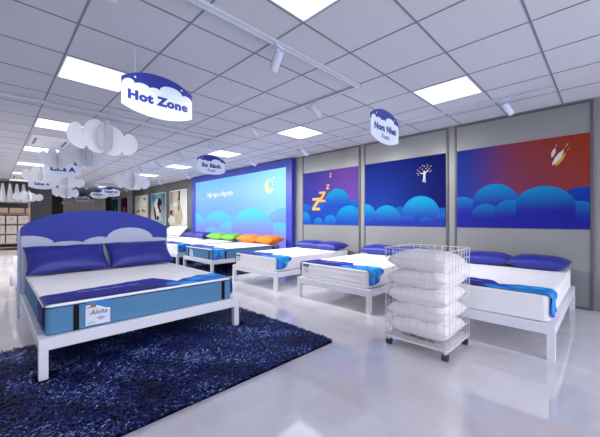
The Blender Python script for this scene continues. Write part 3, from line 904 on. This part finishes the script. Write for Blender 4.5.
# beds along the display wall: local y -> +X, local +x -> -Y
RZ = -PI/2
beds = [
 (.30, 1.54, 'A', 'white bed frame in front of the feather poster, nearest the right edge', 'white mattress in front of the feather poster, right of the basket'),
 (1.99, 3.21, 'B', 'white bed frame in front of the figure and stars poster, left of the basket', 'white mattress left of the wire basket'),
 (3.69, 4.91, 'C', 'white bed frame in front of the zzz poster', 'white mattress in front of the zzz poster'),
 (5.68, 6.98, 'D', 'white bed frame under the blue mattress, in front of the glowing screen', 'blue sided mattress in front of the glowing screen'),
 (7.32, 8.62, 'E', 'white bed frame behind the blue sided mattress bed, green pillows on it', 'white mattress carrying the two green pillows'),
 (8.96, 10.24, 'F', 'white bed frame before the left end of the glowing screen', 'white mattress carrying small blue pillows before the glowing screen'),
 (10.8, 12.2, 'G', 'farthest white bed frame, before the tall photographs', 'farthest white mattress with tall white pillows')]
for y0, y1, key, lf, lm in beds:
    yc = (y0 + y1) / 2; w = y1 - y0
    L = 2.03 if key in 'ABCG' else 1.94
    X0_ = 3.15
    bed_frame(w, L, lf, 'white beds along the display wall', (X0_, yc, 0), RZ)
    mattress(w - .075, L - .09, lm, 'mattresses along the display wall', (X0_ + .03, yc, 0), RZ, blue=(key == 'D'))
    runner(w - .075, {'A': 'navy and cyan runner on the bed right of the wire basket', 'B': 'navy and cyan runner on the bed left of the wire basket',
        'C': 'navy and cyan runner on the bed before the zzz poster', 'D': 'navy and cyan runner on the blue sided mattress',
        'E': 'navy and cyan runner on the bed with green pillows', 'F': 'navy and cyan runner on the bed before the left end of the screen',
        'G': 'navy and cyan runner on the farthest bed'}[key], 'printed runners on the wall beds', (X0_ + .03, yc, 0), RZ, text=key in 'ABC')
def wall_pillow(proto, y, x, lab, grp, rz=0, tilt=0, z=None):
    o = proto if not proto.get('used') else copy_tree(proto)
    proto['used'] = 1
    o.location = (x, y, z if z else MT + .078); o.rotation_euler = Euler((tilt, 0, RZ + rz)); 
    tag(o, lab, 'pillow', grp); return o
pb = pillow_mesh('pillow', M['pillow_blue'], .60, .42, .165, 11, .03, 3.2)
names = {'A': 'the bed under the feather poster', 'B': 'the bed under the figure poster', 'C': 'the bed under the zzz poster', 'F': 'the bed before the left end of the screen'}
for key, (ya_, yb_) in {'A': (.30, 1.54), 'B': (1.97, 3.21), 'C': (3.66, 4.90), 'F': (8.96, 10.24)}.items():
    yc = (ya_ + yb_) / 2; off = .29 if key != 'F' else .39
    xx = 4.87 if key != 'F' else 4.84
    for s, side in ((-1, 'right'), (1, 'left')):
        o = wall_pillow(pb, yc + s * off, xx + (.02 if s > 0 else 0), 'blue pillow, the %s one on %s' % (side, names[key]), 'blue pillows along the display wall', .06 * s, math.radians(3), MT + .08 + (.018 if key == 'F' else 0))
        if key == 'F': o.scale = (1.27, 1, 1.25)

pg = pillow_mesh('pillow', M['pillow_green'], .78, .42, .20, 12, .03, 3.2)
po = pillow_mesh('pillow', M['pillow_orange'], .76, .42, .20, 13, .03, 3.2)
for s, side in ((-1, 'right'), (1, 'left')):
    wall_pillow(pg, 7.94 + s * .39, 4.86, 'lime green pillow, the %s one before the glowing screen' % side, 'green pillows', .05 * s, math.radians(5), MT + .112)
    wall_pillow(po, 6.33 + s * .375, 4.86, 'orange pillow, the %s one before the glowing screen' % side, 'orange pillows', .05 * s, math.radians(5), MT + .112)
pw_ = pillow_mesh('pillow', M['pillow_white'], .76, .46, .16, 14, .10)
for s, side in ((-1, 'right'), (1, 'left')):
    wall_pillow(pw_, 11.5 + s * .38, 4.9, 'tall white pillow, the %s one on the farthest wall bed' % side, 'white pillows on the farthest bed', .03 * s, math.radians(45), MT + .19)

# ------------------------------------------------------------------ shag rugs
def rug(name, x0, x1, y0, y1, dens, lab, size=1.0, seed=3, skip=None):
    r = MB().box(x0, x1, y0, y1, .0002, .0035).build(name, M['rug_back'], bevel=.001); tag(r, lab, 'rug')
    p = MB(); rnd = random.Random(seed)
    n = int((x1 - x0) * (y1 - y0) * dens)
    cols = [S(4, 6, 42), S(9, 14, 70), S(18, 28, 106), S(34, 56, 148), S(74, 108, 196), S(150, 178, 236)]  # palest blues paint highlights into the pile colour
    wts = [28, 26, 20, 12, 9, 5]
    def pick(x, y):
        g = math.sin(x * 5.1 + 2 * math.sin(y * 3.3)) * math.sin(y * 6.7 + 1.5 * math.sin(x * 4.1)) + .4 * math.sin(x * 17 + y * 11)
        q = rnd.random() + .16 * g
        k = 0 if q < .32 else 1 if q < .57 else 2 if q < .76 else 3 if q < .90 else 4 if q < .99 else 5
        return cols[k]
    for k in range(n):
        x = rnd.uniform(x0 + .012, x1 - .012); y = rnd.uniform(y0 + .012, y1 - .012)
        L = rnd.uniform(.022, .044) * size
        if skip and any(a0 < x < b0 and c0_ < y < d0 for a0, b0, c0_, d0 in skip): continue
        a = rnd.gauss(.9 * math.sin(x * 2.3 + y * 1.7) - .6, .9); lean = rnd.uniform(.6, 1.3)
        w = rnd.uniform(.0026, .0052) * size
        dx, dy = math.cos(a), math.sin(a); px, py = -dy, dx
        c = pick(x, y)
        m1 = (x + dx * L * .45 * lean, y + dy * L * .45 * lean, .0045 + L * .50)
        e = (x + dx * L * lean, y + dy * L * lean, .0045 + L * (.78 - .25 * lean))
        i = [p.vert((x - px*w, y - py*w, .003), c), p.vert((x + px*w, y + py*w, .003), c),
             p.vert((m1[0] + px*w*1.2, m1[1] + py*w*1.2, m1[2]), c), p.vert((m1[0] - px*w*1.2, m1[1] - py*w*1.2, m1[2]), c),
             p.vert((e[0] + px*w*.6, e[1] + py*w*.6, e[2]), c), p.vert((e[0] - px*w*.6, e[1] - py*w*.6, e[2]), c)]
        p.face(i[0], i[1], i[2], i[3]); p.face(i[3], i[2], i[4], i[5])
    o = p.build('pile', M['pile'], r); o['kind'] = 'stuff'
    return r
rug('shag_rug', -.75, 2.22, 1.79, 3.60, 17000, 'deep navy blue shag rug under the foot of the headboard bed',
    skip=[(.19, .35, 2.70, 2.89), (1.75, 1.91, 2.70, 2.89)])
rug('shag_rug', 2.3, 4.95, 5.30, 12.4, 900, 'navy rug under the far beds by the glowing screen', 1.6, 5)

# ------------------------------------------------------------------ wire basket trolley with pillows
bx0, bx1, by0, by1, bz0, bz1 = 2.515, 3.06, .885, 1.445, .095, .872
r = empty('wire_basket_trolley', ((bx0 + bx1)/2, (by0 + by1)/2, 0)); tag(r, 'white wire basket on castors filled with a stack of white pillows', 'basket trolley')
ox, oy = (bx0 + bx1)/2, (by0 + by1)/2
hx, hy = (bx1 - bx0)/2, (by1 - by0)/2
def rl(z, grow=0, rc=.03):
    return [(p[0], p[1] - hy - grow, z) for p in rounded_loop(2*hx + 2*grow, 2*hy + 2*grow, rc, z, 4)]
m = MB(); slab(m, 2*hx, 2*hy, bz0 - .016, bz0 + .002, .03, .004, 4)
m.build('base_tray', M['chrome'], r, loc=(0, -hy, 0))
MB().loop_tube(rl(bz1, .002), .0045, 8).build('top_rim', M['chrome'], r, smooth=True)
zs = [bz0 + .03 + (bz1 - bz0 - .03) * k / 9 for k in range(9)]
for z in zs:
    MB().loop_tube(rl(z), .0023, 6).build('hoop_wire', M['chrome'], r, smooth=True)
def upright(x, y):
    MB().tube([(x, y, bz0), (x, y, bz1)], .0023, 6).build('upright_wire', M['chrome'], r, smooth=True)
for k in range(8):
    yy = -hy + .03 + (2*hy - .06) * k / 7
    upright(-hx, yy); upright(hx, yy)
for k in range(8):
    xx = -hx + .03 + (2*hx - .06) * k / 7
    upright(xx, -hy); upright(xx, hy)
for sx in (-1, 1):
    for sy in (-1, 1):
        x, y = sx * (hx - .04), sy * (hy - .035)
        MB().box(x - .014, x + .014, y - .012, y + .012, .034, bz0 - .016).build('castor_fork', M['chrome'], r, bevel=.002)
        w = MB(); w.tube([(x, y - .024, .027), (x, y - .021, .027)], .022, 20); w.tube([(x, y - .021, .027), (x, y + .021, .027)], .027, 20); w.tube([(x, y + .021, .027), (x, y + .024, .027)], .022, 20)
        w.build('castor_wheel', M['rubber'], r)
base = pillow_mesh('pillow', M['pillow_white'], .55, .53, .20, 21, .05, 4.0)
word = ['bottom', 'second lowest', 'middle', 'second highest', 'topmost']
for k in range(5):
    o = base if k == 0 else copy_tree(base)
    o.location = (ox - .0, oy - .0, bz0 + .098 + k * .1375 + (0.0 if k < 4 else .015)); o.rotation_euler = ((.03, -.03, .02, -.02, .04)[k], (.02, .03, -.03, .03, .0)[k], (.03, -.02, .03, -.03, .02)[k])
    o.scale = (.97, .97, .88)
    tag(o, '%s white pillow in the wire basket stack' % word[k], 'pillow', 'white pillows in the wire basket')

# ------------------------------------------------------------------ even world fill light, added, entering by the open near side, camera
w = bpy.data.worlds.new('World'); SC.world = w; w.use_nodes = True
w.node_tree.nodes['Background'].inputs[0].default_value = (.87, .90, 1.0, 1)
w.node_tree.nodes['Background'].inputs[1].default_value = 2.8
cam = bpy.data.cameras.new('camera'); co = bpy.data.objects.new('camera', cam); COL.objects.link(co)
co.location = (0, 0, 1.13); co.rotation_euler = (PI/2, 0, -PI/4)
cam.sensor_width = 36; cam.lens = 309 / 600 * 36; cam.shift_y = .5 / 600; cam.clip_start = .05
SC.camera = co
SC.view_settings.view_transform = 'Standard'; SC.view_settings.look = 'None'
SC.view_settings.gamma = 1; SC.view_settings.exposure = 0.26; SC.view_settings.use_curve_mapping = False
